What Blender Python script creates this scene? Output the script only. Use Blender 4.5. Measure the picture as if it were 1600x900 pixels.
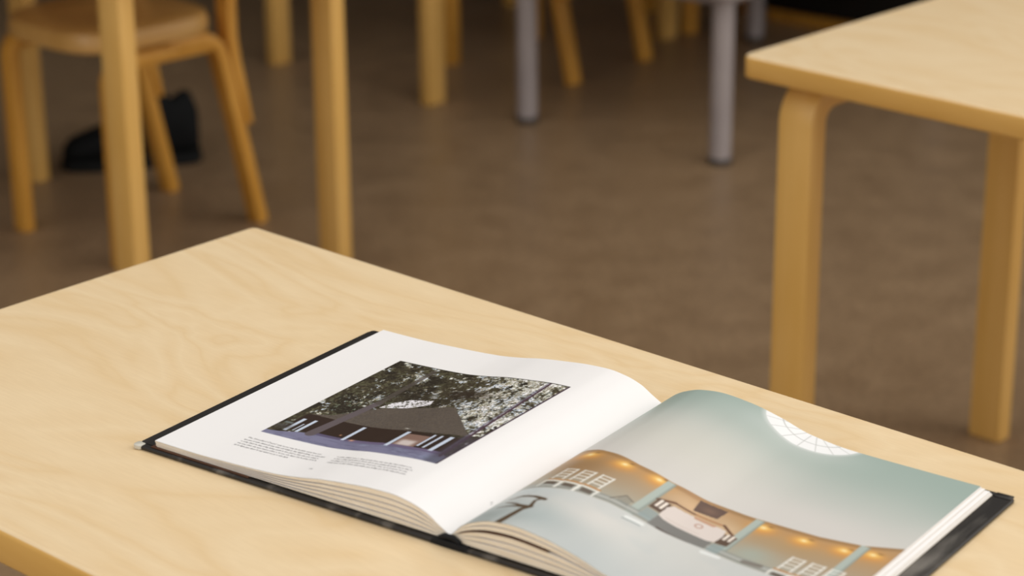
import bpy, bmesh, math, random
import numpy as np
from mathutils import Matrix, Vector

for o in list(bpy.data.objects):
    bpy.data.objects.remove(o)
scene = bpy.context.scene
col = scene.collection
R = math.radians

# ------------------------------------------------------------------ camera
CAM_H = 1.5
PITCH, ROLL, FPX = 0.3544742, -0.0078440, 3578.3
fw = Vector((0, math.cos(PITCH), -math.sin(PITCH)))
up0 = Vector((0, math.sin(PITCH), math.cos(PITCH)))
rt0 = Vector((1, 0, 0))
rt = rt0 * math.cos(ROLL) + up0 * math.sin(ROLL)
up = up0 * math.cos(ROLL) - rt0 * math.sin(ROLL)
cam_data = bpy.data.cameras.new('camera')
cam = bpy.data.objects.new('camera', cam_data)
col.objects.link(cam)
M = Matrix((rt, up, -fw)).transposed().to_4x4()
M.translation = (0, 0, CAM_H)
cam.matrix_world = M
cam_data.sensor_width = 36
cam_data.lens = FPX / 1600 * 36
cam_data.clip_start = 0.05
cam_data.dof.use_dof = True
cam_data.dof.focus_distance = 1.98
cam_data.dof.aperture_fstop = 5.0
scene.camera = cam

# ------------------------------------------------------------------ world, lights, exposure
world = bpy.data.worlds.new('world')
scene.world = world
world.use_nodes = True
bg = world.node_tree.nodes['Background']
bg.inputs[0].default_value = (1.0, 0.985, 0.965, 1)
bg.inputs[1].default_value = 0.74

def area(name, loc, target, sx, sy, power, color):
    d = bpy.data.lights.new(name, 'AREA')
    d.shape = 'RECTANGLE'; d.size = sx; d.size_y = sy
    d.energy = power; d.color = color
    o = bpy.data.objects.new(name, d)
    col.objects.link(o)
    o.location = loc
    o.rotation_euler = (Vector(target) - Vector(loc)).to_track_quat('-Z', 'Y').to_euler()
    return o
# daylight from the tall windows on the right, an added left fill, one overhead lamp
area('window_light', (3.5, 1.7, 2.7), (0.2, 3.0, 0.4), 3.2, 2.0, 46, (1.0, 0.97, 0.93))
area('left_fill_light', (-3.6, 0.4, 1.9), (0.4, 2.6, 0.5), 2.6, 1.8, 38, (1.0, 0.97, 0.93))  # added fill that lifts the left-facing leg sides; no window behind it
area('ceiling_light', (0.6, 2.2, 3.3), (0.6, 2.2, 0), 2.4, 1.6, 16, (1.0, 0.96, 0.90))
scene.view_settings.view_transform = 'Standard'
scene.view_settings.look = 'None'
scene.view_settings.gamma = 1
scene.view_settings.use_curve_mapping = False
scene.view_settings.exposure = 0.16

# ------------------------------------------------------------------ material helpers
def srgb(r, g, b):
    f = lambda c: (c / 255 / 12.92) if c / 255 <= 0.04045 else ((c / 255 + 0.055) / 1.055) ** 2.4
    return (f(r), f(g), f(b), 1)

def base_mat(name, rough=0.5, spec=0.5, color=None):
    m = bpy.data.materials.new(name); m.use_nodes = True
    nt = m.node_tree
    b = nt.nodes['Principled BSDF']
    b.inputs['Roughness'].default_value = rough
    b.inputs['Specular IOR Level'].default_value = spec
    if color:
        b.inputs['Base Color'].default_value = color
    return m, nt, b

def N(nt, t, **kw):
    n = nt.nodes.new(t)
    for k, v in kw.items():
        if k in n.inputs: n.inputs[k].default_value = v
        else: setattr(n, k, v)
    return n

def ramp(nt, stops):
    n = nt.nodes.new('ShaderNodeValToRGB')
    e = n.color_ramp.elements
    while len(e) < len(stops): e.new(0.5)
    for el, (p, c) in zip(e, stops):
        el.position = p; el.color = c
    return n

def noisy(name, c1, c2, scale, rough=0.5, spec=0.5, stretch=(1, 1, 1), bump=0.0, detail=3, coords='Object', dist=0.0, lo=.3, hi=.7):
    m, nt, b = base_mat(name, rough, spec)
    tc = N(nt, 'ShaderNodeTexCoord')
    mp = N(nt, 'ShaderNodeMapping'); mp.inputs['Scale'].default_value = stretch
    nt.links.new(tc.outputs[coords], mp.inputs[0])
    no = N(nt, 'ShaderNodeTexNoise', Scale=scale, Detail=detail, Distortion=dist)
    nt.links.new(mp.outputs[0], no.inputs['Vector'])
    rp = ramp(nt, [(lo, c1), (hi, c2)])
    nt.links.new(no.outputs[0], rp.inputs[0])
    nt.links.new(rp.outputs[0], b.inputs['Base Color'])
    if bump:
        bp = N(nt, 'ShaderNodeBump', Strength=bump, Distance=0.002)
        nt.links.new(no.outputs[0], bp.inputs['Height'])
        nt.links.new(bp.outputs[0], b.inputs['Normal'])
    return m

def veneer_mat():
    """pale birch veneer: slow swirling figure plus fine grain"""
    m, nt, b = base_mat('birch_veneer', 0.42, 0.35)
    tc = N(nt, 'ShaderNodeTexCoord')
    mp = N(nt, 'ShaderNodeMapping'); mp.inputs['Scale'].default_value = (1.0, 2.6, 1)
    nt.links.new(tc.outputs['Object'], mp.inputs[0])
    n1 = N(nt, 'ShaderNodeTexNoise', Scale=2.7, Detail=3.0, Distortion=0.7)
    nt.links.new(mp.outputs[0], n1.inputs['Vector'])
    mul = N(nt, 'ShaderNodeMath', operation='MULTIPLY'); mul.inputs[1].default_value = 17.0
    nt.links.new(n1.outputs[0], mul.inputs[0])
    fr = N(nt, 'ShaderNodeMath', operation='PINGPONG'); fr.inputs[1].default_value = 1.0
    nt.links.new(mul.outputs[0], fr.inputs[0])
    r1 = ramp(nt, [(0.0, srgb(228, 199, 154)), (0.3, srgb(231, 204, 162)), (0.7, srgb(232, 206, 165)), (1.0, srgb(234, 209, 169))])
    nt.links.new(fr.outputs[0], r1.inputs[0])
    mp2 = N(nt, 'ShaderNodeMapping'); mp2.inputs['Scale'].default_value = (14, 160, 14)
    nt.links.new(tc.outputs['Object'], mp2.inputs[0])
    n2 = N(nt, 'ShaderNodeTexNoise', Scale=3.0, Detail=3.0)
    nt.links.new(mp2.outputs[0], n2.inputs['Vector'])
    r2 = ramp(nt, [(0.3, (0.955, 0.945, 0.93, 1)), (0.7, (1, 1, 1, 1))])
    nt.links.new(n2.outputs[0], r2.inputs[0])
    mx = N(nt, 'ShaderNodeMix', data_type='RGBA', blend_type='MULTIPLY')
    mx.inputs[0].default_value = 1.0
    nt.links.new(r1.outputs[0], mx.inputs[6]); nt.links.new(r2.outputs[0], mx.inputs[7])
    nt.links.new(mx.outputs[2], b.inputs['Base Color'])
    return m

def floor_mat():
    m, nt, b = base_mat('brown_linoleum', 0.36, 0.45)
    tc = N(nt, 'ShaderNodeTexCoord')
    n1 = N(nt, 'ShaderNodeTexNoise', Scale=11.0, Detail=5.0)
    n2 = N(nt, 'ShaderNodeTexNoise', Scale=90.0, Detail=2.0)
    for n in (n1, n2): nt.links.new(tc.outputs['Object'], n.inputs['Vector'])
    r1 = ramp(nt, [(0.3, srgb(138, 112, 84)), (0.7, srgb(152, 125, 95))])
    r2 = ramp(nt, [(0.35, (0.80, 0.80, 0.80, 1)), (0.65, (1.14, 1.14, 1.14, 1))])
    nt.links.new(n1.outputs[0], r1.inputs[0]); nt.links.new(n2.outputs[0], r2.inputs[0])
    mx = N(nt, 'ShaderNodeMix', data_type='RGBA', blend_type='MULTIPLY'); mx.inputs[0].default_value = 1.0
    nt.links.new(r1.outputs[0], mx.inputs[6]); nt.links.new(r2.outputs[0], mx.inputs[7])
    nt.links.new(mx.outputs[2], b.inputs['Base Color'])
    r3 = ramp(nt, [(0.3, (0.30, 0.30, 0.30, 1)), (0.7, (0.44, 0.44, 0.44, 1))])
    nt.links.new(n1.outputs[0], r3.inputs[0]); nt.links.new(r3.outputs[0], b.inputs['Roughness'])
    return m

def print_mat(name):
    m, nt, b = base_mat(name, 0.38, 0.35)
    at = N(nt, 'ShaderNodeAttribute'); at.attribute_name = 'ink'
    nt.links.new(at.outputs['Color'], b.inputs['Base Color'])
    return m

def sheets_mat():
    """cut edge of a block of sheets: fine layered lines"""
    m, nt, b = base_mat('paper_edges', 0.7, 0.2)
    at = N(nt, 'ShaderNodeUVMap')
    mp = N(nt, 'ShaderNodeMapping'); mp.inputs['Scale'].default_value = (6, 11, 1)
    nt.links.new(at.outputs[0], mp.inputs[0])
    n1 = N(nt, 'ShaderNodeTexNoise', Scale=1.0, Detail=3.0)
    nt.links.new(mp.outputs[0], n1.inputs['Vector'])
    r1 = ramp(nt, [(0.35, srgb(222, 204, 174)), (0.65, srgb(248, 242, 230))])
    nt.links.new(n1.outputs[0], r1.inputs[0]); nt.links.new(r1.outputs[0], b.inputs['Base Color'])
    return m

VENEER = veneer_mat()
EDGE = noisy('birch_edge', srgb(216, 166, 86), srgb(224, 176, 98), 9, 0.42, 0.4, (1, 1, 6), detail=4)
LEG = noisy('birch_leg', srgb(216, 168, 88), srgb(226, 180, 104), 7, 0.40, 0.4, (5, 5, .6), detail=3)
CHAIRW = noisy('honey_birch', srgb(203, 144, 56), srgb(215, 158, 70), 7, 0.4, 0.4, (5, 5, .7), detail=3)
SEATW = noisy('seat_birch', srgb(198, 152, 84), srgb(210, 164, 96), 5, 0.35, 0.45, (1, 6, 1), detail=3)
FLOOR = floor_mat()
GREY = noisy('grey_lacquer', srgb(150, 140, 138), srgb(160, 150, 147), 12, 0.4, 0.4)
RUBBER = noisy('dark_rubber', srgb(50, 45, 42), srgb(62, 56, 52), 30, 0.7, 0.3)
COVER = noisy('black_cover', srgb(34, 30, 27), srgb(120, 114, 106), 34, 0.42, 0.4, (1, .2, 1), detail=6, lo=.54, hi=.80)
CLOTH = noisy('black_spine_cloth', srgb(12, 13, 15), srgb(20, 20, 22), 160, 0.75, 0.3)
WHITE = noisy('white_paper', srgb(243, 239, 236), srgb(246, 242, 239), 6, 0.5, 0.3)
SHEETS = sheets_mat()
FLAP = noisy('brown_flap', srgb(70, 42, 28), srgb(86, 52, 34), 20, 0.45, 0.4)
SLEEVE = noisy('clear_sleeve', srgb(190, 186, 172), srgb(215, 210, 198), 60, 0.25, 0.6)
INK = noisy('grey_ink', srgb(150, 148, 148), srgb(160, 158, 158), 300, 0.6, 0.2)
PRINT = print_mat('printed_page')
BLACKL = noisy('black_leather', srgb(8, 10, 11), srgb(15, 17, 18), 40, 0.75, 0.2, bump=.15)
SOLE = noisy('black_sole', srgb(9, 10, 10), srgb(15, 16, 16), 40, 0.85, 0.3)
CABINET = noisy('black_cabinet', srgb(20, 18, 16), srgb(27, 25, 22), 6, 0.55, 0.3)
WALL = noisy('dark_wall', srgb(44, 36, 29), srgb(52, 43, 34), 2, 0.8, 0.2)
TABLETOP_D = noisy('tall_table_veneer', srgb(214, 186, 140), srgb(224, 198, 154), 3, 0.4, 0.35, (1, 4, 1), dist=1)

# ------------------------------------------------------------------ object helpers
def tag(o, label=None, cat=None, group=None, kind=None):
    if label: o['label'] = label
    if cat: o['category'] = cat
    if group: o['group'] = group
    if kind: o['kind'] = kind
    return o

def empty(name, loc, rz=0.0):
    o = bpy.data.objects.new(name, None); col.objects.link(o)
    o.location = loc; o.rotation_euler = (0, 0, rz); o.empty_display_size = .1
    return o

def mesh_obj(name, verts, faces, mats, parent=None, smooth=False, bevel=0.0, mat_idx=None, seg=2):
    me = bpy.data.meshes.new(name)
    me.from_pydata([tuple(map(float, v)) for v in verts], [], faces)
    for m in (mats if isinstance(mats, (list, tuple)) else [mats]): me.materials.append(m)
    bm = bmesh.new(); bm.from_mesh(me)
    if mat_idx is not None:
        bm.faces.ensure_lookup_table()
        for f_, k in zip(bm.faces, mat_idx): f_.material_index = k
    bmesh.ops.recalc_face_normals(bm, faces=bm.faces)
    if bevel:
        ed = [e for e in bm.edges if len(e.link_faces) == 2 and e.calc_face_angle(0) > R(40)]
        bmesh.ops.bevel(bm, geom=ed, offset=bevel, segments=seg, profile=.5, affect='EDGES')
    bm.to_mesh(me); bm.free()
    if smooth or bevel:
        me.polygons.foreach_set('use_smooth', [True] * len(me.polygons))
        try: me.set_sharp_from_angle(angle=R(38))
        except Exception: pass
    o = bpy.data.objects.new(name, me); col.objects.link(o)
    if parent: o.parent = parent
    return o

def share(o, parent, loc=(0, 0, 0), rz=0.0, scale=(1, 1, 1)):
    c = o.copy(); col.objects.link(c); c.parent = parent
    c.location = loc; c.rotation_euler = (0, 0, rz); c.scale = scale
    return c

def copy_tree(o, parent=None):
    c = o.copy(); col.objects.link(c); c.parent = parent
    for ch in list(o.children): copy_tree(ch, c)
    return c

def rrect(w, d, r, n=6):
    """rounded rectangle from (0,0) to (w,d)"""
    pts = []
    for cx, cy, a0 in ((w - r, r, -90), (w - r, d - r, 0), (r, d - r, 90), (r, r, 180)):
        for i in range(n + 1):
            a = R(a0 + 90 * i / n)
            pts.append((cx + r * math.cos(a), cy + r * math.sin(a)))
    return pts

def rings(loops, cap0=True, cap1=True):
    n = len(loops[0]); v = [p for l in loops for p in l]; f = []
    for k in range(len(loops) - 1):
        for i in range(n):
            j = (i + 1) % n
            f.append((k * n + i, k * n + j, (k + 1) * n + j, (k + 1) * n + i))
    if cap0: f.append(tuple(range(n))[::-1])
    if cap1: f.append(tuple(range((len(loops) - 1) * n, len(loops) * n)))
    return v, f

def box(x0, x1, y0, y1, z0, z1):
    v = [(x, y, z) for z in (z0, z1) for x, y in ((x0, y0), (x1, y0), (x1, y1), (x0, y1))]
    return v, [(3, 2, 1, 0), (4, 5, 6, 7), (0, 1, 5, 4), (1, 2, 6, 5), (2, 3, 7, 6), (3, 0, 4, 7)]

def ribbon(path, th, w0, w1):
    """bent strip: path in the (x,z) plane is its middle line, th its thickness (number or list), y from w0 to w1"""
    n = len(path); loops = []
    for i, (x, z) in enumerate(path):
        a = path[max(i - 1, 0)]; b = path[min(i + 1, n - 1)]
        dx, dz = b[0] - a[0], b[1] - a[1]; L = math.hypot(dx, dz)
        nx, nz = -dz / L, dx / L
        t = (th[i] if isinstance(th, (list, tuple)) else th) / 2
        loops.append([(x + nx * t, w0, z + nz * t), (x + nx * t, w1, z + nz * t), (x - nx * t, w1, z - nz * t), (x - nx * t, w0, z - nz * t)])
    return rings(loops)

def tube(path, r, n=12):
    loops = []
    for i, p in enumerate(path):
        p = Vector(p); a = Vector(path[max(i - 1, 0)]); b = Vector(path[min(i + 1, len(path) - 1)])
        d = (b - a).normalized(); s = d.orthogonal().normalized() if i == 0 else (s - d * s.dot(d)).normalized()
        t = d.cross(s); rr = r[i] if isinstance(r, (list, tuple)) else r
        loops.append([tuple(p + (s * math.cos(2 * math.pi * k / n) + t * math.sin(2 * math.pi * k / n)) * rr) for k in range(n)])
    return rings(loops)

def arc(cx, cz, r, a0, a1, n=7):
    return [(cx + r * math.cos(R(a0 + (a1 - a0) * i / n)), cz + r * math.sin(R(a0 + (a1 - a0) * i / n))) for i in range(n + 1)]

# ------------------------------------------------------------------ the setting
v, f = box(-6, 6, -1.5, 7.5, -0.05, 0)
floor = mesh_obj('floor', v, f, FLOOR); tag(floor, 'brown speckled linoleum floor with a dull sheen', kind='structure')
v, f = box(-6, 6, 7.3, 7.45, 0.0, 3.2)
wb = mesh_obj('wall_back', v, f, WALL); tag(wb, 'dark brown wall at the back of the room', kind='structure')
v, f = box(-4.0, -3.85, -1.5, 7.3, 0.0, 3.2)
wl = mesh_obj('wall_left', v, f, WALL); tag(wl, 'dark brown wall on the left of the room', kind='structure')

v, f = box(-3.85, 2.6, 4.5, 7.3, 2.55, 2.7)  # unseen slab, added to cut ambient light on the far floor
cg = mesh_obj('shade_slab', v, f, WALL); tag(cg, 'unseen dark slab added to shade the back of the room', kind='structure')

# ------------------------------------------------------------------ wooden tables with bent legs
def l_leg(h, w, th, reach=.17, rad=.055):
    """bent leg: outer face at local y=0 looking to -y, horizontal limb running to +y under the top; x from 0 to w"""
    r = rad - th / 2
    path = [(th / 2, 0), (th / 2, h * .5)] + arc(th / 2 + r, h - th / 2 - r, r, 180, 90) + [(reach, h - th / 2)]
    v, f = ribbon(path, th, 0, w)
    return [(y, x, z) for (x, y, z) in v], f

def make_table(name, origin, yaw, w, d, T, top_th, leg_in_u, leg_in_n, top_mat, leg_w=.057, leg_th=.034, corner_r=.010):
    """origin: far-left corner; local x runs along the long near edge direction (yaw), local y away from it"""
    t = empty(name, (origin[0], origin[1], 0), yaw)
    ru = .005
    top = rrect(w - .012, d - .012, max(corner_r - .006, .003))
    top = [(x + .006, y + .006) for x, y in top]
    v, fc = rings([[(x, y, T - top_th + .004) for x, y in top], [(x, y, T) for x, y in top]])
    mesh_obj('tabletop', v, fc, top_mat, t)
    prof = [(.006, T - .0001)]
    for i in range(5):
        a = R(90 - 90 * i / 4)
        prof.append((ru - ru * math.cos(a), T - ru + ru * math.sin(a)))
    prof += [(0, T - top_th + .003), (.001, T - top_th + .001), (.003, T - top_th), (.03, T - top_th), (.03, T - top_th + .004)]
    loops = []
    for ins, z in prof:
        pts = rrect(w - 2 * ins, d - 2 * ins, max(corner_r - ins, .0015))
        loops.append([(x + ins, y + ins, z) for x, y in pts])
    v, fc = rings(loops, False, False)
    nl = len(loops[0])
    mesh_obj('edge_band', v, fc, [EDGE, top_mat], t, smooth=True, mat_idx=[1 if k < 3 * nl else 0 for k in range(len(fc))])
    lv, lf = l_leg(T - top_th - .0005, leg_w, leg_th)
    proto = mesh_obj('leg', lv, lf, LEG, t, bevel=.004)
    proto.location = (leg_in_u, leg_in_n, 0)
    share(proto, t, (w - leg_in_u - leg_w, leg_in_n, 0))
    share(proto, t, (leg_in_u + leg_w, d - leg_in_n, 0), math.pi)
    share(proto, t, (w - leg_in_u, d - leg_in_n, 0), math.pi)
    return t

T = 0.72
TH = 0.031
KS = (CAM_H - T) / (CAM_H - 0.553)
Y0, Y1 = -0.741083, -0.771912
def off(p, yaw, u, n):
    return (p[0] + math.cos(yaw) * u - math.sin(yaw) * n, p[1] + math.sin(yaw) * u + math.cos(yaw) * n)

main_far = (-0.2736, 2.3050)
main_depth = 0.614
main_o = off(main_far, Y0, 0, -main_depth)
t = make_table('reading_table', main_o, Y0, 1.2, main_depth, T, TH, .054, .018, VENEER)
tag(t, 'pale birch table in the foreground carrying the open picture book', 'table')
t2 = make_table('reading_table', (0.3100, 3.0078), Y1, 1.2, .597, T, TH, .054, .018, VENEER, corner_r=.019)
tag(t2, 'pale birch table at right with a bent leg under its left corner', 'table')

# ------------------------------------------------------------------ tables behind: only their legs reach into the picture
def table_from_leg(px, py, yaw, u, n, w, d, label):
    """px, py: middle of one leg on the floor; u, n: that leg's place in the table"""
    o = off((px, py), yaw, -u, -n)
    t = make_table('reading_table', o, yaw, w, d, T, TH, .05, .018, VENEER, corner_r=.019)
    tag(t, label, 'table'); return t
LW, LT = .057, .034
table_from_leg(-.336, 4.13, R(-42), 1.095 - .05 - LW / 2, .556 - .018 - LT / 2, 1.095, .556, 'birch table at left whose two straight legs rise behind the foreground table')
table_from_leg(-.187, 5.34, R(46), .05 + LW / 2, .018 + LT / 2, 1.027, .636, 'birch table farthest back, its legs left of the slim grey legs')

# ------------------------------------------------------------------ chairs
def make_chair(loc, rz, label):
    """origin at the middle of the front feet, +x to the rear"""
    c = empty('wooden_chair', (loc[0], loc[1], 0), rz)
    tag(c, label, 'chair', 'birch chairs with bent legs')
    hs = .405; th = .026; w = .040
    r = .045
    pf = [(0, 0), (0, .2)] + arc(r, hs - r, r, 180, 90) + [(.15, hs)]
    for y in (-.185, .148):
        v, f = ribbon(pf, th, y - w / 2, y + w / 2)
        mesh_obj('leg', v, f, CHAIRW, c, bevel=.004)
    pr = [(.368, 0), (.325, .2), (.29, .355), (.279, .385), (.262, .40), (.235, hs), (.15, hs)]
    for y in (-.148, .148):
        v, f = ribbon(pr, th, y - w / 2, y + w / 2)
        lg = mesh_obj('leg', v, f, CHAIRW, c, bevel=.004)
    pu = [(.347, .215), (.331, .29), (.318, .35), (.312, .40), (.312, .46), (.318, .54), (.335, .64), (.352, .72), (.36, .77)]
    for y in (-.148, .148):
        v, f = ribbon(pu, [.012, .02, .022, .022, .022, .022, .02, .018, .016], y - w / 2, y + w / 2)
        mesh_obj('back_upright', v, f, CHAIRW, c, bevel=.003)
    # rails joining the legs beneath the seat
    for y in (-.148, .148):
        v, f = box(.03, .262, y - w / 2 + .004, y + w / 2 - .004, hs - .026, hs + .012)
        mesh_obj('side_rail', v, f, CHAIRW, c, bevel=.003)
    # seat: shield shape with rounded edge
    def seat_loop(k, z):
        pts = []
        for i in range(40):
            a = 2 * math.pi * i / 40
            ca, sa = math.cos(a), math.sin(a)
            e = .62
            x = .128 + (.172 - k) * math.copysign(abs(ca) ** e, ca)
            y = -.010 + (.172 - k) * math.copysign(abs(sa) ** e, sa)
            pts.append((x, y, z))
        return pts
    z0 = hs + .0125
    v, f = rings([seat_loop(.012, z0), seat_loop(.002, z0 + .005), seat_loop(0, z0 + .022), seat_loop(.006, z0 + .038), seat_loop(.02, z0 + .043), seat_loop(.10, z0 + .037)])
    mesh_obj('seat', v, f, SEATW, c, smooth=True)
    # curved back rest band
    loops = []
    for i in range(13):
        y = -.19 + .38 * i / 12
        x = .338 - .05 * (1 - (y / .19) ** 2) * -1
        loops.append([(x - .022, y, .66), (x + .0, y, .66), (x + .012, y, .77), (x - .010, y, .77)])
    v, f = rings(loops)
    mesh_obj('backrest', v, f, CHAIRW, c, smooth=True)
    return c
ch = make_chair((-.885, 4.31), R(45), 'honey birch chair at left, nearest to the foreground table, with black boot beneath')
ch2 = make_chair((-.03, 5.85), R(-40), 'honey birch chair standing behind the slim grey bench leg in the middle')

# stool in the dark behind the chair
def make_stool(loc, rz, label):
    s = empty('stool', (loc[0], loc[1], 0), rz)
    tag(s, label, 'stool')
    h = .42
    path = [(.155, 0), (.155, .2)] + [(.155 - .04 + .04 * math.cos(R(a)), h - .014 - .04 + .04 * math.sin(R(a))) for a in (0, 22, 45, 68, 90)] + [(.02, h - .014)]
    v, f = ribbon(path, .026, -.022, .022)
    proto = mesh_obj('leg', v, f, CHAIRW, s, bevel=.004)
    share(proto, s, rz=R(120)); share(proto, s, rz=R(240))
    ring = lambda rr, z: [(rr * math.cos(2 * math.pi * i / 36), rr * math.sin(2 * math.pi * i / 36), z) for i in range(36)]
    v, f = rings([ring(.165, h), ring(.172, h + .004), ring(.172, h + .026), ring(.165, h + .031)])
    mesh_obj('seat', v, f, SEATW, s, smooth=True)
    return s
make_stool((.511, 6.172), R(-100), 'round birch stool in the dark behind the grey bench')

# ------------------------------------------------------------------ grey bench
def make_bench():
    m1, m2 = Vector((.039, 5.177)), Vector((.461, 4.836))
    yaw = math.atan2(m2.y - m1.y, m2.x - m1.x)
    w = (m2 - m1).length; d = .97; h = .385
    b = empty('grey_bench', (m1.x, m1.y, 0), yaw)
    tag(b, 'slim grey metal bench with round tube legs and dark feet', 'bench')
    v, f = tube([(0, 0, .012), (0, 0, h)], .0245, 16)
    lp = mesh_obj('leg', v, f, GREY, b, smooth=True)
    v, f = tube([(0, 0, 0), (0, 0, .014)], [.027, .0262], 16)
    fp = mesh_obj('foot', v, f, RUBBER, lp, smooth=True)
    for x, y in ((w, 0), (w, d), (0, d)):
        l2 = share(lp, b, (x, y, 0)); share(fp, l2)
    for (x0, x1, y0, y1) in ((.0, w, -.012, .012), (0, w, d - .012, d + .012), (-.012, .012, 0, d), (w - .012, w + .012, 0, d)):
        v, f = box(x0, x1, y0, y1, h - .028, h)
        mesh_obj('rail', v, f, GREY, b, bevel=.003)
    v, f = rings([[(x - .065, y - .065, z) for x, y in rrect(w + .13, d + .13, .04)] for z in (h + .0005, h + .02)])
    mesh_obj('bench_top', v, f, GREY, b, bevel=.003)
make_bench()

# ------------------------------------------------------------------ black cabinet on a wooden plinth
cb = empty('low_cabinet', (.705, 6.15, 0), R(-40))
tag(cb, 'black low cabinet on a wooden plinth, behind the right-hand table', 'cabinet')
v, f = box(0, 1.0, .0, .42, 0, .035); mesh_obj('plinth', v, f, CHAIRW, cb, bevel=.003)
v, f = box(-.01, 1.01, .004, .43, .0355, .60); mesh_obj('body', v, f, CABINET, cb, bevel=.004)
for k in (0, 1):
    v, f = box(.005 + k * .5, .495 + k * .5, -.014, .0035, .05, .59)
    dr = mesh_obj('door', v, f, CABINET, cb, bevel=.003)
    kx = .46 if k == 0 else .54
    v, f = tube([(kx, -.0145, .34), (kx, -.03, .34)], [.006, .012], 10); mesh_obj('knob', v, f, GREY, dr, smooth=True)

# ------------------------------------------------------------------ black boot
def make_boot():
    a, b = Vector((-.99, 4.83)), Vector((-.694, 4.895))
    yaw = math.atan2(b.y - a.y, b.x - a.x)
    t = empty('black_boot', (a.x, a.y, 0), yaw)
    tag(t, 'black ankle boot standing on the floor under the chair', 'boot')
    L = (b - a).length
    # stations along the foot from toe (x=0) to heel (x=L): half width, top height
    st = [(0.004, .018, .045), (.02, .036, .066), (.05, .046, .078), (.09, .049, .092), (.13, .046, .112), (.165, .042, .135), (.195, .040, .170), (.215, .040, .178),
          (.245, .039, .146), (.272, .037, .164), (.288, .033, .160), (L, .020, .12)]
    loops = []
    for x, hw, z in st:
        lp = []
        for i in range(16):
            an = 2 * math.pi * i / 16
            y = hw * math.copysign(abs(math.cos(an)) ** .7, math.cos(an))
            zz = .022 + (z - .022) * (.5 + .5 * math.copysign(abs(math.sin(an)) ** .75, math.sin(an)))
            taper = 1 - .35 * max(0, (zz - .09) / .1)
            lp.append((x, y * taper, zz))
        loops.append(lp)
    v, f = rings(loops); mesh_obj('upper', v, f, BLACKL, t, smooth=True)
    out = [(0.0, .012), (.02, .038), (.06, .050), (.10, .051), (.16, .043), (.22, .040), (.27, .040), (.295, .030), (L + .004, .014)]
    pts = [(x, -y) for x, y in out] + [(x, y) for x, y in reversed(out)]
    v, f = rings([[(x, y, z) for x, y in pts] for z in (0, .024)])
    mesh_obj('sole', v, f, SOLE, t, bevel=.003)
    for k in range(4):
        x = .105 + k * .024; z = .100 + k * .017
        v, f = tube([(x, -.026, z - .006), (x + .004, 0, z + .004), (x, .026, z - .006)], .003, 6)
        mesh_obj('lace', v, f, SOLE, t, smooth=True)
make_boot()

# ------------------------------------------------------------------ the open book
BO = (-0.04863, 1.54504)
book = empty('open_book', (BO[0], BO[1], T), R(-35.5))
book.scale = (KS, KS, KS)
tag(book, 'large open hardback picture book with black covers lying on the foreground table', 'book')
# surface of the open pages: height above the table against distance from the spine
PL = [(-.371, .0117), (-.345, .0116), (-.32, .0117), (-.269, .0135), (-.2115, .0170), (-.18, .0215), (-.155, .0262), (-.124, .0302), (-.093, .0334), (-.07, .0342), (-.048, .0315), (-.0295, .0258), (-.015, .0172), (-.003, .0105)]
PR = [(-.003, .0105), (.0, .0128), (.0105, .0233), (.025, .0314), (.043, .0372), (.0676, .0398), (.102, .0366), (.136, .0290), (.17, .0190), (.216, .0135), (.285, .0120), (.352, .0112)]
def spline(pts):
    x = np.array([p[0] for p in pts]); y = np.array([p[1] for p in pts])
    h = np.diff(x); dl = np.diff(y) / h
    m = np.zeros(len(x)); m[0] = dl[0]; m[-1] = dl[-1]
    for i in range(1, len(x) - 1):          # monotone cubic
        if dl[i - 1] * dl[i] > 0:
            w1 = 2 * h[i] + h[i - 1]; w2 = h[i] + 2 * h[i - 1]
            m[i] = (w1 + w2) / (w1 / dl[i - 1] + w2 / dl[i])
    def fn(q):
        q = np.asarray(q, float); i = np.clip(np.searchsorted(x, q) - 1, 0, len(x) - 2)
        s = (q - x[i]) / h[i]
        return (2 * s**3 - 3 * s**2 + 1) * y[i] + (s**3 - 2 * s**2 + s) * h[i] * m[i] + (-2 * s**3 + 3 * s**2) * y[i + 1] + (s**3 - s**2) * h[i] * m[i + 1]
    return fn
zL, zR = spline(PL), spline(PR)
PT0, PT1 = .005, .3725
CB = .0045       # cover board thickness

# covers
def board(s0, s1, name, label=None):
    loops = []
    for ins, z in ((.0012, .0002), (0, .0014), (0, CB - .0012), (.0012, CB)):
        pts = rrect(s1 - s0 - 2 * ins, .382 - 2 * ins, .004)
        loops.append([(s0 + ins + x, ins + y - .001, z) for x, y in pts])
    v, f = rings(loops)
    return mesh_obj(name, v, f, COVER, book, smooth=True)
bl = board(-.3935, -.0165, 'cover_board')
br = board(.0165, .3845, 'cover_board')
# clear sleeve wrapped round the near left corner
v, f = rings([[(x - .3955, y - .0030, z) for x, y in rrect(.011, .011, .004)] for z in (.0003, CB + .0006)])
mesh_obj('corner_sleeve', v, f, SLEEVE, bl, bevel=.001)
# turned-in edge ridges of the covers
for brd, s0, s1 in ((bl, -.392, -.374), (br, .3655, .383)):
    v, f = rings([[(s0 + x, .006 + y, z) for x, y in rrect(s1 - s0, .368, .003)] for z in (CB + .0002, CB + .0007)])
    mesh_obj('turn_in', v, f, COVER, brd, smooth=False)
v, f = box(.366, .3838, .3715, .3805, CB + .0002, CB + .002); mesh_obj('turn_in', v, f, COVER, br, bevel=.0009)
v, f = box(.24, .3655, .3745, .3805, CB + .0001, CB + .0012); mesh_obj('turn_in', v, f, COVER, br, bevel=.0005)

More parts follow.
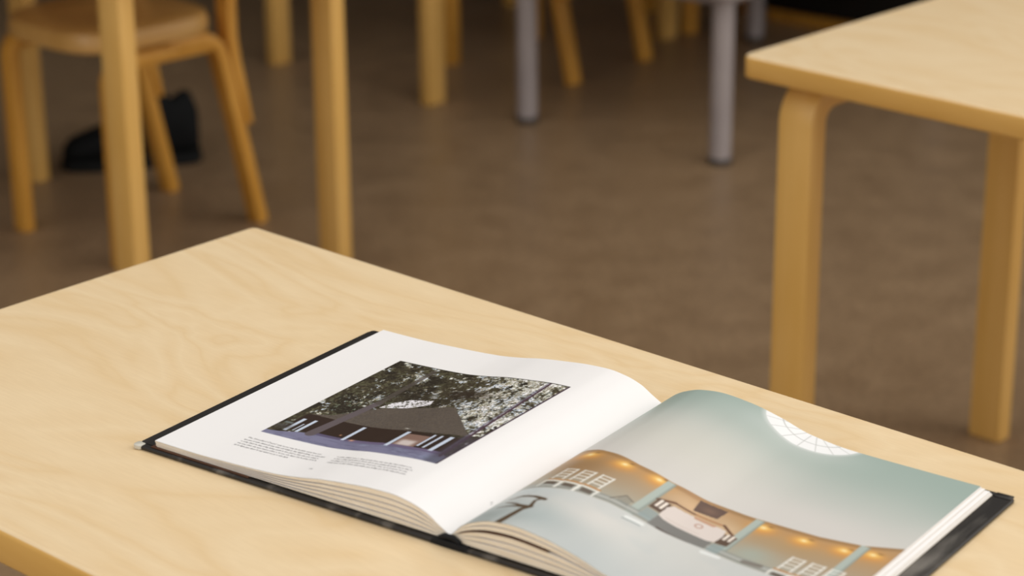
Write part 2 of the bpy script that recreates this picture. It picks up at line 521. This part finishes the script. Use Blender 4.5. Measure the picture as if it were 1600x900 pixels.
# spine: cloth hinge and rounded head
loops = []
for y in (-.001, .381):
    loops.append([(-.022, y, .0003), (-.010, y, -.0), (.010, y, 0), (.022, y, .0003), (.020, y, .0052), (.013, y, .0056), (.008, y, .0070), (-.009, y, .0070), (-.014, y, .0056), (-.020, y, .0052)])
v, f = rings(loops); mesh_obj('spine', v, f, CLOTH, book, bevel=.0006)
v, f = tube([(-.0135, .0022, .0068), (-.006, .0018, .0105), (.003, .0018, .0108), (.011, .0022, .0072)], [.002, .0028, .0028, .002], 10)
mesh_obj('headband', v, f, CLOTH, book, smooth=True)

# blocks of sheets, fanned out towards the spine
def bundle(s_arr, lo, hi, name, s_shift=0.0):
    n = len(s_arr)
    loops = []
    vs = []; fs = []; mi = []; uv = []
    for k, y in enumerate((PT0, PT1)):
        for i in range(n): vs.append((s_arr[i], y, lo[i]))
        for i in range(n): vs.append((s_arr[i], y, hi[i]))
    a = lambda k, h, i: k * 2 * n + h * n + i
    for i in range(n - 1):
        fs.append((a(0, 0, i), a(0, 0, i + 1), a(0, 1, i + 1), a(0, 1, i))); mi.append(0)
        fs.append((a(1, 0, i), a(1, 1, i), a(1, 1, i + 1), a(1, 0, i + 1))); mi.append(0)
        fs.append((a(0, 1, i), a(0, 1, i + 1), a(1, 1, i + 1), a(1, 1, i))); mi.append(1)
        fs.append((a(0, 0, i), a(1, 0, i), a(1, 0, i + 1), a(0, 0, i + 1))); mi.append(1)
    for i in (0, n - 1):
        fs.append((a(0, 0, i), a(0, 1, i), a(1, 1, i), a(1, 0, i))); mi.append(0)
    o = mesh_obj(name, vs, fs, [SHEETS, WHITE], book, mat_idx=mi, smooth=True)
    me = o.data
    l = me.uv_layers.new(name='UVMap')
    zs = {}
    for p in me.polygons:
        for li in p.loop_indices:
            vi = me.loops[li].vertex_index; q = vi % (2 * n)
            i = q % n; h = q // n
            l.data[li].uv = (s_arr[i] * 4 + (me.vertices[vi].co.y if i in (0, n - 1) else 0), (lo[i] if h == 0 else hi[i]) * 420 + 3 * hash(name) % 1)
    return o

def fan(zfun, s_in, s_out, fr, side):
    """fr: list of (low fraction, high fraction, extra reach at the fore-edge)"""
    for a, b, ex in fr:
        s = np.linspace(s_in, s_out + ex, 60)
        sc = np.clip(s, min(s_in, s_out), max(s_in, s_out))
        top = zfun(sc) - .0003
        base = CB + .0006 + .0025 * np.exp(-np.abs(s) / .012)
        d = np.abs(s)
        gap = np.clip((d - .004) / .03, 0, 1) * np.clip((np.abs(s_out) - d) / .14, .25, 1)
        mid = (a + b) / 2
        g = .0008 * gap if len(fr) > 1 else 0
        lo = base + (top - base) * a + g
        hi = base + (top - base) * b - g * (b < .999)
        bundle(s, lo, np.maximum(hi, lo + .0002), 'page_block')
fan(zL, -.0035, -.371, [(0, .20, .002), (.20, .41, .001), (.41, .60, .0012), (.60, .80, .0006), (.80, 1.0, 0.0)], -1)
fan(zR, -.0010, .352, [(0, .26, .0125), (.26, .44, .0115), (.44, .64, .010), (.69, .86, .005), (.86, 1.0, .001)], 1)
# brown flap of the jacket between cover and sheets on the left, dark strip drawn in for the shaded gap between the sheets on the right
v, f = box(-.374, -.245, PT0 - .003, PT1 - .004, CB + .0002, CB + .0012); mesh_obj('jacket_flap', v, f, FLAP, book)
sx = np.linspace(.006, .107, 24); bb = CB + .0006 + .0025 * np.exp(-sx / .012); tt = zR(sx) - .0003
vv = []; ff = []
for i, s in enumerate(sx):
    z = bb[i] + (tt[i] - bb[i]) * .665
    e = .0006 if 0 < i < 23 else .0002
    vv += [(s, PT0 - .0012, z - e), (s, PT0 - .0012, z + e), (s, PT1 - .002, z + e), (s, PT1 - .002, z - e)]
ff = []
for i in range(23):
    for k in range(4):
        j = (k + 1) % 4; ff.append((i * 4 + k, i * 4 + j, i * 4 + 4 + j, i * 4 + 4 + k))
ff += [(0, 1, 2, 3), (92, 93, 94, 95)]
mesh_obj('dark_gap_strip', vv, ff, FLAP, book)  # strip colours the dark gap between page bundles

# ------------------------------------------------------------------ printing on the two open pages
rng = np.random.default_rng(7)
def vnoise(x, y, seed):
    r_ = np.random.default_rng(seed); tab = r_.random((256, 256))
    xi = np.floor(x).astype(int); yi = np.floor(y).astype(int); fx = x - xi; fy = y - yi
    fx = fx * fx * (3 - 2 * fx); fy = fy * fy * (3 - 2 * fy)
    g = lambda a, b: tab[a % 256, b % 256]
    return (g(xi, yi) * (1 - fx) + g(xi + 1, yi) * fx) * (1 - fy) + (g(xi, yi + 1) * (1 - fx) + g(xi + 1, yi + 1) * fx) * fy
def fbm(x, y, seed, octv=4, gain=.55):
    a = 0; amp = 1; tot = 0
    for k in range(octv):
        a = a + amp * vnoise(x * 2**k + 17 * k, y * 2**k + 31 * k, seed + k); tot += amp; amp *= gain
    return a / tot
def sst(e0, e1, x):
    q = np.clip((x - e0) / (e1 - e0), 0, 1); return q * q * (3 - 2 * q)
def over(img, c, m):
    m = np.clip(m, 0, 1)[..., None]
    return img * (1 - m) + np.array(c, float) * m
def inpoly(S, Tt, poly, soft=.0008):
    m = np.zeros(S.shape, bool); n = len(poly)
    for i in range(n):
        x0, y0 = poly[i]; x1, y1 = poly[(i + 1) % n]
        c = (y0 > Tt) != (y1 > Tt)
        xs = (x1 - x0) * (Tt - y0) / ((y1 - y0) if y1 != y0 else 1e-9) + x0
        m ^= c & (S < xs)
    return m.astype(float)
def rect(S, Tt, s0, s1, t0, t1, soft=.0006):
    return sst(s0 - soft, s0 + soft, S) * (1 - sst(s1 - soft, s1 + soft, S)) * sst(t0 - soft, t0 + soft, Tt) * (1 - sst(t1 - soft, t1 + soft, Tt))
def seg(S, Tt, p, q, w0, w1=None, soft=.0005):
    w1 = w0 if w1 is None else w1
    dx, dy = q[0] - p[0], q[1] - p[1]; L2 = dx * dx + dy * dy
    k = np.clip(((S - p[0]) * dx + (Tt - p[1]) * dy) / L2, 0, 1)
    d = np.hypot(S - p[0] - k * dx, Tt - p[1] - k * dy); w = w0 + (w1 - w0) * k
    return 1 - sst(w - soft, w + soft, d)
def glow(S, Tt, s, t, rs, rt_):
    return np.exp(-(((S - s) / rs) ** 2 + ((Tt - t) / rt_) ** 2))

def page_mesh(name, s_arr, t_arr, zfun, paint, lift=0.0002):
    S, Tt = np.meshgrid(s_arr, t_arr)
    Z = zfun(S) + lift
    ns, ntt = len(s_arr), len(t_arr)
    me = bpy.data.meshes.new(name)
    co = np.stack([S, Tt, Z], -1).reshape(-1, 3)
    me.vertices.add(len(co)); me.vertices.foreach_set('co', co.ravel())
    idx = np.arange(ns * ntt).reshape(ntt, ns)
    q = np.stack([idx[:-1, :-1], idx[:-1, 1:], idx[1:, 1:], idx[1:, :-1]], -1).reshape(-1, 4)
    me.loops.add(q.size); me.loops.foreach_set('vertex_index', q.ravel().astype(np.int32))
    me.polygons.add(len(q)); me.polygons.foreach_set('loop_start', np.arange(0, q.size, 4, dtype=np.int32))
    me.polygons.foreach_set('loop_total', np.full(len(q), 4, np.int32))
    me.update(calc_edges=True)
    me.polygons.foreach_set('use_smooth', [True] * len(q))
    rgb = np.clip(paint(S, Tt), 0, 255) / 255
    lin = np.where(rgb <= .04045, rgb / 12.92, ((rgb + .055) / 1.055) ** 2.4).reshape(-1, 3)
    at = me.attributes.new('ink', 'FLOAT_COLOR', 'POINT')
    at.data.foreach_set('color', np.concatenate([lin, np.ones((len(lin), 1))], 1).astype(np.float32).ravel())
    me.materials.append(PRINT)
    o = bpy.data.objects.new(name, me); col.objects.link(o); o.parent = book
    return o

def paint_left(S, Tt):
    """white sheet with a photograph of a low roofed pavilion among trees"""
    img = np.zeros(S.shape + (3,)) + np.array([241, 238, 236.])
    s0, s1, t0, t1 = -.2975, -.0750, .0810, .3098
    a = (S - s0) / (s1 - s0); b = (Tt - t0) / (t1 - t0)
    P = np.zeros_like(img) + np.array([58, 50, 36.])
    # foliage tones, fine and streaky
    n1 = fbm(S * 420 + 40 * Tt, Tt * 330, 11, 4, .7); n2 = fbm(S * 900, Tt * 620, 21, 2); n3 = fbm(S * 60, Tt * 60, 31, 3)
    P = over(P, (92, 90, 64), sst(.48, .66, n1) * .75)
    P = over(P, (36, 29, 21), sst(.50, .68, n3) * .75)
    P = over(P, (112, 110, 92), sst(.62, .80, n2) * .5)
    P = over(P, (128, 140, 122), sst(.60, .75, n1) * (glow(a, b, .32, .55, .22, .14) + glow(a, b, .16, .40, .12, .12)) * .8)
    # sky between the branches
    openr = sst(.42, .80, a) * sst(.26, .42, b) * .17 + sst(.86, 1.0, b) * .05 + glow(a, b, .22, .86, .07, .05) * .20 + glow(a, b, .28, .56, .14, .10) * .07 + glow(a, b, .82, .62, .2, .2) * .06 + glow(a, b, .5, .93, .2, .05) * .04
    k = .62 * fbm(S * 85 + 20 * Tt, Tt * 75, 41, 4, .75) + .38 * fbm(S * 360 + 60 * Tt, Tt * 280, 45, 3, .8) + openr
    m = sst(.585, .69, k)
    P = over(P, (160, 172, 184), m)
    tint = fbm(S * 50, Tt * 50, 91, 2)
    P = over(P, (214, 224, 238), sst(.63, .71, k))
    P = over(P, (238, 234, 214), sst(.63, .71, k) * sst(.48, .6, tint))
    P = over(P, (248, 246, 246), sst(.70, .78, k))
    P = over(P, (120, 108, 80), sst(.50, .60, fbm(S * 520 - 120 * Tt, Tt * 260, 95, 3, .7)) * sst(.52, .62, k) * .65)
    P = over(P, (122, 120, 92), sst(.58, .70, n2) * m * .7)
    tw = fbm(S * 300 + 9 * n3, Tt * 160, 51, 3)
    P = over(P, (62, 52, 46), (1 - sst(.010, .03, np.abs(tw - .5))) * sst(.4, .6, a) * .8)
    P = over(P, (52, 42, 32), glow(a, b, .60, .75, .13, .05) * .85)
    P = over(P, (50, 42, 31), glow(a, b, .42, .63, .20, .08) * .5)
    # white sky low behind the ridge
    P = over(P, (232, 228, 232), inpoly(S, Tt, [(-.232, .190), (-.205, .200), (-.185, .215), (-.19, .228), (-.215, .222), (-.228, .205)]) * (1 - .9 * sst(.52, .6, n1)))
    # pavilion roof
    roof = inpoly(S, Tt, [(-.285, .1425), (-.262, .150), (-.236, .180), (-.226, .1915), (-.195, .203), (-.163, .2125), (-.1515, .2135), (-.128, .190), (-.108, .170), (-.088, .150), (-.15, .1420)])
    P = over(P, (98, 88, 78), roof); P = over(P, (80, 71, 63), roof * sst(.45, .6, n2))
    P = over(P, (104, 96, 90), roof * sst(.60, .72, n2) * .6)
    # porch under the eaves
    P = over(P, (52, 38, 30), rect(S, Tt, -.286, -.088, .101, .1425))
    P = over(P, (132, 104, 92), rect(S, Tt, -.150, -.123, .106, .135)); P = over(P, (205, 192, 186), rect(S, Tt, -.146, -.128, .106, .120, .004))
    P = over(P, (92, 84, 110), rect(S, Tt, -.252, -.088, .0985, .106)); P = over(P, (112, 100, 128), rect(S, Tt, -.2, -.088, .101, .106) * .8)
    for s, w, tb, te in ((-.2795, .0022, .096, .1295), (-.2660, .0020, .098, .131), (-.2715, .0008, .099, .118), (-.2095, .0022, .102, .1395), (-.1530, .0024, .100, .1400), (-.1212, .0015, .110, .141), (-.1125, .0015, .108, .141), (-.1012, .0026, .104, .142)):
        P = over(P, (200, 210, 226), rect(S, Tt, s - w, s + w, tb, te))
    P = over(P, (216, 160, 128), glow(S, Tt, -.199, .1045, .003, .002)); P = over(P, (200, 150, 110), glow(S, Tt, -.219, .112, .0012, .0015))
    P = over(P, (226, 224, 214), glow(S, Tt, -.1625, .1475, .003, .0012) * sst(.4, .6, n2))
    P = over(P, (128, 140, 142), rect(S, Tt, -.2935, -.283, .112, .116, .001) * .7)
    # ground
    g = 1 - sst(.0995, .1015, Tt + .004 * (S + .19) * 2 - .012 * sst(-.25, -.295, S) * -1)
    st_ = fbm(S * 45, Tt * 700, 61, 3)
    P = over(P, (126, 124, 150), g); P = over(P, (104, 102, 126), g * sst(.5, .65, st_)); P = over(P, (150, 154, 178), g * sst(.62, .75, st_) * .7)
    P = over(P, (70, 66, 62), glow(a, b, .04, .10, .05, .03) * .8); P = over(P, (150, 172, 196), glow(a, b, .97, .035, .06, .03) * .8)
    # trunks
    P = over(P, (98, 88, 90), seg(S, Tt, (-.2495, .102), (-.2400, .200), .0062, .0046)); P = over(P, (84, 76, 70), seg(S, Tt, (-.2400, .200), (-.2443, .300), .0042, .0028) * .75)
    P = over(P, (78, 56, 66), seg(S, Tt, (-.0840, .098), (-.0985, .31), .0017, .0013)); P = over(P, (112, 106, 128), seg(S, Tt, (-.0875, .100), (-.1010, .31), .0013, .0011) * .6)
    P = over(P, (66, 48, 60), rect(S, Tt, -.0772, -.0740, .08, .312)); P = over(P, (70, 62, 74), rect(S, Tt, -.093, -.074, .08, .15, .006) * .65)
    P = over(P, (60, 58, 52), rect(S, Tt, -.299, -.0740, .3080, .312) * .8)
    return over(img, (0, 0, 0), np.zeros(S.shape)) * (1 - rect(S, Tt, s0, s1, t0, t1, .0004))[..., None] + P * rect(S, Tt, s0, s1, t0, t1, .0004)[..., None]

CEIL = [(-.003, .205), (.02, .197), (.0475, .1905), (.09, .1812), (.128, .1785), (.16, .182), (.19, .1860), (.225, .1880), (.278, .1895), (.319, .197), (.352, .2125)]
FLR = [(-.003, .090), (.0383, .0905), (.074, .0960), (.1067, .1000), (.1412, .1015), (.1716, .1045), (.2055, .1060), (.2437, .1010), (.30, .098), (.352, .096)]
def paint_right(S, Tt):
    """full-page photograph of a pale vaulted hall with a round skylight, columns and rows of chairs"""
    ce = np.interp(S, [p[0] for p in CEIL], [p[1] for p in CEIL]); fl = np.interp(S, [p[0] for p in FLR], [p[1] for p in FLR])
    n1 = fbm(S * 22, Tt * 22, 71, 3); n2 = fbm(S * 8, Tt * 10, 81, 2)
    img = np.zeros(S.shape + (3,)) + np.array([217, 213, 208.])
    # vault
    k = sst(.215, .385, Tt + .06 * (n2 - .5) + .035 * sst(.24, .35, S) + .012 * sst(.06, .0, S))
    img = over(img, (163, 180, 172), k); img = over(img, (214, 212, 200), glow(S, Tt, .10, .25, .08, .05) * .5)
    img = over(img, (224, 224, 222), glow(S, Tt, .165, .352, .06, .022) * .45)
    # round skylight cut by the top of the page
    cs, ct, rs, rtt = .1710, .3845, .0545, .0425
    q = np.hypot((S - cs) / rs, (Tt - ct) / rtt); oc = 1 - sst(.975, 1.01, q)
    img = over(img, (226, 228, 226), (1 - sst(1.0, 1.12, q)) * .6); img = over(img, (250, 250, 250), oc)
    an = np.arctan2((Tt - ct) / rtt, (S - cs) / rs)
    img = over(img, (196, 196, 192), oc * (1 - sst(.008, .022, np.abs(q - .66))) * .8)
    sp = np.abs(((an / (math.pi / 9)) % 1) - .5) * (math.pi / 9) * q
    img = over(img, (196, 196, 192), oc * (1 - sst(.004, .016, sp)) * .7 * (q > .3))
    # wall band below the vault
    wall = 1 - sst(-.0006, .0006, Tt - ce)
    W = np.zeros_like(img) + np.array([178, 156, 128.])
    W = over(W, (190, 148, 100), sst(.135, .185, Tt) * .8)
    W = over(W, (176, 172, 158), (1 - sst(.105, .15, Tt)) * .9)
    W = over(W, (160, 124, 84), glow(S, Tt, .045, .150, .035, .03) * .8)
    W = over(W, (222, 186, 146), glow(S, Tt, .165, .160, .03, .016) * .9); W = over(W, (222, 190, 152), glow(S, Tt, .205, .150, .014, .014) * .8)
    W = over(W, (170, 176, 164), glow(S, Tt, .245, .122, .02, .018) * .9); W = over(W, (180, 152, 112), glow(S, Tt, .27, .155, .04, .014) * .6)
    W = over(W, (158, 124, 84), (1 - sst(.001, .006, np.abs(Tt - ce + .003))) * .8)
    W = over(W, (196, 150, 110), glow(S, Tt, .16, .178, .03, .004) * .5)
    for s, t in ((.0355, .1795), (.0792, .1722), (.1178, .1715), (.2278, .1752), (.2700, .1744), (.3087, .1784), (.3336, .1857)):
        W = over(W, (232, 158, 72), glow(S, Tt, s, t - .003, .014, .010) * .8)
        W = over(W, (255, 206, 110), glow(S, Tt, s, t, .0074, .0052)); W = over(W, (255, 240, 190), glow(S, Tt, s, t, .0028, .0020))
        W = over(W, (124, 92, 56), glow(S, Tt, s + .005, t + .005, .003, .0014) * .8)
    # picture on the end wall
    W = over(W, (104, 82, 72), inpoly(S, Tt, [(.1597, .1775), (.188, .180), (.1872, .161), (.1635, .157)])); W = over(W, (132, 104, 88), glow(S, Tt, .175, .168, .008, .006) * .8)
    # columns
    for s, t_ in ((.1285, .100), (.2185, .108), (.3210, .096)):
        ci = float(np.interp(s, [p[0] for p in CEIL], [p[1] for p in CEIL]))
        W = over(W, (180, 190, 182), rect(S, Tt, s - .0044, s + .0044, t_, ci - .001, .0008)); W = over(W, (146, 156, 150), rect(S, Tt, s + .0030, s + .0054, t_, ci - .001, .001) * .8)
    # dais steps and low benches along the wall foot
    band = sst(.000, .002, Tt - fl) * (1 - sst(.010, .013, Tt - fl))
    W = over(W, (150, 152, 146), band * .85); W = over(W, (206, 206, 200), sst(.004, .006, Tt - fl) * (1 - sst(.0075, .0095, Tt - fl)) * .6)
    # altar table with candles
    W = over(W, (110, 74, 52), seg(S, Tt, (.134, .143), (.148, .152), .0016) ); W = over(W, (110, 74, 52), seg(S, Tt, (.148, .152), (.170, .153), .0012)); W = over(W, (176, 122, 80), seg(S, Tt, (.170, .153), (.196, .1545), .0011))
    W = over(W, (104, 70, 50), seg(S, Tt, (.198, .1555), (.2185, .140), .0015)); W = over(W, (96, 76, 62), rect(S, Tt, .1345, .1475, .126, .146, .001)); W = over(W, (96, 76, 62), rect(S, Tt, .2065, .2195, .122, .142, .001))
    W = over(W, (128, 126, 122), rect(S, Tt, .1475, .2050, .0985, .1225)); W = over(W, (66, 48, 40), rect(S, Tt, .156, .190, .0985, .1055))
    W = over(W, (226, 214, 207), inpoly(S, Tt, [(.1475, .1225), (.1465, .139), (.1500, .1465), (.170, .1485), (.172, .1455), (.192, .1455), (.194, .1490), (.2045, .1475), (.2075, .136), (.2065, .1225), (.200, .1205), (.153, .1205)]))
    W = over(W, (206, 150, 130), seg(S, Tt, (.1715, .1480), (.1925, .1478), .0009)); W = over(W, (200, 184, 174), rect(S, Tt, .154, .190, .1245, .1252, .0004) * .8)
    rg = np.abs(np.hypot(S - .1815, (Tt - .1375)) - .0034); W = over(W, (190, 150, 132), (1 - sst(.0004, .0011, rg)))
    for s in (.1385, .1432, .2105, .2158):
        W = over(W, (248, 236, 224), rect(S, Tt, s - .0015, s + .0015, .1315, .1455 if s < .2 else .1435))
    W = over(W, (150, 164, 164), rect(S, Tt, .1345, .1475, .106, .124, .001) * .8); W = over(W, (150, 164, 164), rect(S, Tt, .2065, .2195, .104, .121, .001) * .8)
    # chairs with ladder backs along the wall
    def ladder(W, s, t, w, h, lean=.0012):
        c = (242, 240, 232)
        for e in (0, w): W = over(W, c, seg(S, Tt, (s + e, t), (s + e + lean, t + h), .0009))
        for kk in (.25, .5, .75, .97): W = over(W, c, seg(S, Tt, (s + lean * kk, t + h * kk), (s + w + lean * kk, t + h * kk), .0008))
        W = over(W, (196, 142, 84), seg(S, Tt, (s - .002, t - .001), (s + w + .003, t - .002), .0013))
        W = over(W, c, seg(S, Tt, (s - .003, t - .0045), (s + w + .004, t - .0055), .0011))
        W = over(W, (92, 78, 66), rect(S, Tt, s, s + w, t - .0145, t - .0075) * .8)
        for e in (-.003, w + .003): W = over(W, c, seg(S, Tt, (s + e, t - .005), (s + e - .0005, t - .019), .0010))
        return W
    for s in (.0345, .0545, .0745): W = ladder(W, s, .1145, .0125, .0260)
    for s in (.2765, .2965, .3160): W = ladder(W, s, .1130, .0125, .0275)
    W = over(W, (120, 122, 116), inpoly(S, Tt, [(.108, .117), (.1125, .124), (.1135, .123), (.1215, .119), (.1220, .108), (.110, .110)]) * .35)
    W = over(W, (120, 112, 100), seg(S, Tt, (.104, .108), (.1125, .1235), .0007)); W = over(W, (120, 112, 100), seg(S, Tt, (.1125, .1235), (.1225, .119), .0007))
    W = over(W, (104, 92, 82), seg(S, Tt, (.246, .107), (.262, .108), .0030) * .6)
    img = img * (1 - wall)[..., None] + W * wall[..., None]
    # floor
    fm = 1 - sst(-.0010, .0010, Tt - fl)
    F = np.zeros_like(img) + np.array([212, 212, 208.])
    F = over(F, (176, 186, 186), glow(S, Tt, .07, .035, .05, .03) * .9); F = over(F, (206, 213, 213), glow(S, Tt, .03, .085, .03, .014)); F = over(F, (190, 196, 196), glow(S, Tt, .14, .005, .05, .04) * .9)
    F = over(F, (222, 219, 214), glow(S, Tt, .115, .072, .035, .020) * .8); F = over(F, (140, 152, 150), glow(S, Tt, .02, .02, .03, .03) * .85); F = over(F, (200, 205, 205), glow(S, Tt, .25, .03, .06, .03) * .8)
    F = over(F, (196, 202, 202), sst(.5, .7, n1) * .3)
    F = over(F, (236, 238, 236), seg(S, Tt, (.131, .094), (.146, .0965), .0022)); F = over(F, (236, 238, 236), seg(S, Tt, (.207, .100), (.224, .100), .0022)); F = over(F, (150, 160, 160), seg(S, Tt, (.129, .0895), (.146, .0925), .0007))
    # arm of a near chair
    cc = (92, 74, 54)
    for p, q_, w0, w1 in (((.0246, .0610), (.0335, .0675), .0006, .0014), ((.0335, .0675), (.0480, .0690), .0014, .0014), ((.0480, .0690), (.0600, .0665), .0016, .0018), ((.0571, .0675), (.0534, .0604), .0015, .0010), ((.0534, .0604), (.0572, .0470), .0010, .0016), ((.0572, .0470), (.0532, .0393), .0022, .0019), ((.0532, .0393), (.0509, .0060), .0019, .0026),
                          ((.0261, .0533), (.0448, .0470), .0006, .0013), ((.0448, .0470), (.0572, .0458), .0013, .0018), ((.0253, .0403), (.0412, .0433), .0006, .0012), ((.0412, .0433), (.0545, .0450), .0012, .0014)):
        F = over(F, cc, seg(S, Tt, p, q_, w0 * 1.35, w1 * 1.35))
    img = img * (1 - fm)[..., None] + F * fm[..., None]
    return img * np.array([.955, .952, .945])

pl = page_mesh('left_page', np.linspace(-.371, -.003, 560), np.linspace(PT0, PT1, 560), zL, paint_left)
pl['label'] = 'white left page with a photograph of a roofed pavilion among trees'
pr_ = page_mesh('right_page', np.concatenate([np.linspace(-.003, .03, 70)[:-1], np.linspace(.03, .352, 520)]), np.linspace(PT0, PT1, 560), zR, paint_right)
pr_['label'] = 'right page filled by a photograph of a pale vaulted hall'

# captions under the left photograph
def lay(verts):
    s = np.array([p[0] for p in verts]); return [(p[0], p[1], float(z) + .0004) for p, z in zip(verts, zL(s))]
def text_mesh(txt, size, s, t, shear=.12):
    cu = bpy.data.curves.new('caption', 'FONT'); cu.body = txt; cu.size = size; cu.shear = shear; cu.resolution_u = 2
    o = bpy.data.objects.new('caption', cu); col.objects.link(o)
    dg = bpy.context.evaluated_depsgraph_get()
    me = bpy.data.meshes.new_from_object(o.evaluated_get(dg))
    vs = [(v.co.x + s, v.co.y + t) for v in me.vertices]; fs = [tuple(p.vertices) for p in me.polygons]
    bpy.data.objects.remove(o); bpy.data.meshes.remove(me)
    return vs, fs
random.seed(5)
def words(s0, s1, t, vs, fs):
    s = s0
    while s < s1 - .003:
        n = random.choice((2, 3, 4, 5, 6, 7, 8)); 
        for k in range(n):
            w = random.choice((.0008, .0010, .0012)); h = random.choice((.0013, .0013, .0014, .0020))
            if s + w > s1: break
            b = len(vs); y0 = t - (.0006 if random.random() < .12 else 0)
            vs += [(s, y0), (s + w * .72, y0), (s + w * .72 + .0002, t + h), (s + .0002, t + h)]; fs.append((b, b + 1, b + 2, b + 3)); s += w
        s += .0011
def caption(lines, first=None):
    vs, fs = [], []
    for i, (s0, s1, t) in enumerate(lines):
        if i == 0 and first:
            v2, f2 = text_mesh(first, .0040, s0, t); b = len(vs); vs += v2; fs += [tuple(k + b for k in q) for q in f2]
            s0 = max(p[0] for p in v2) + .0012
        words(s0, s1, t, vs, fs)
    mesh_obj('caption', lay(vs), fs, INK, pl)
LN = .0051
caption([(-.2985, -.1990, .0618), (-.2985, -.1935, .0618 - LN), (-.2985, -.1960, .0618 - 2 * LN), (-.2985, -.1925, .0618 - 3 * LN), (-.2985, -.2280, .0618 - 4 * LN)], 'The Woodland Chapel.')
caption([(-.1815, -.0885, .0608), (-.1815, -.0850, .0608 - LN), (-.1815, -.0870, .0608 - 2 * LN), (-.1815, -.0815, .0608 - 3 * LN)])
vs, fs = [], []
words(-.1880, -.1835, .0262, vs, fs); mesh_obj('page_number', lay(vs), fs, INK, pl)
vs, fs = [(-.0085, .0755), (-.0080, .0755), (-.0074, .079), (-.0079, .079), (-.0070, .0735), (-.0066, .0735), (-.0062, .0765), (-.0066, .0765)], [(0, 1, 2, 3), (4, 5, 6, 7)]
mesh_obj('thread', lay(vs), fs, INK, pl)
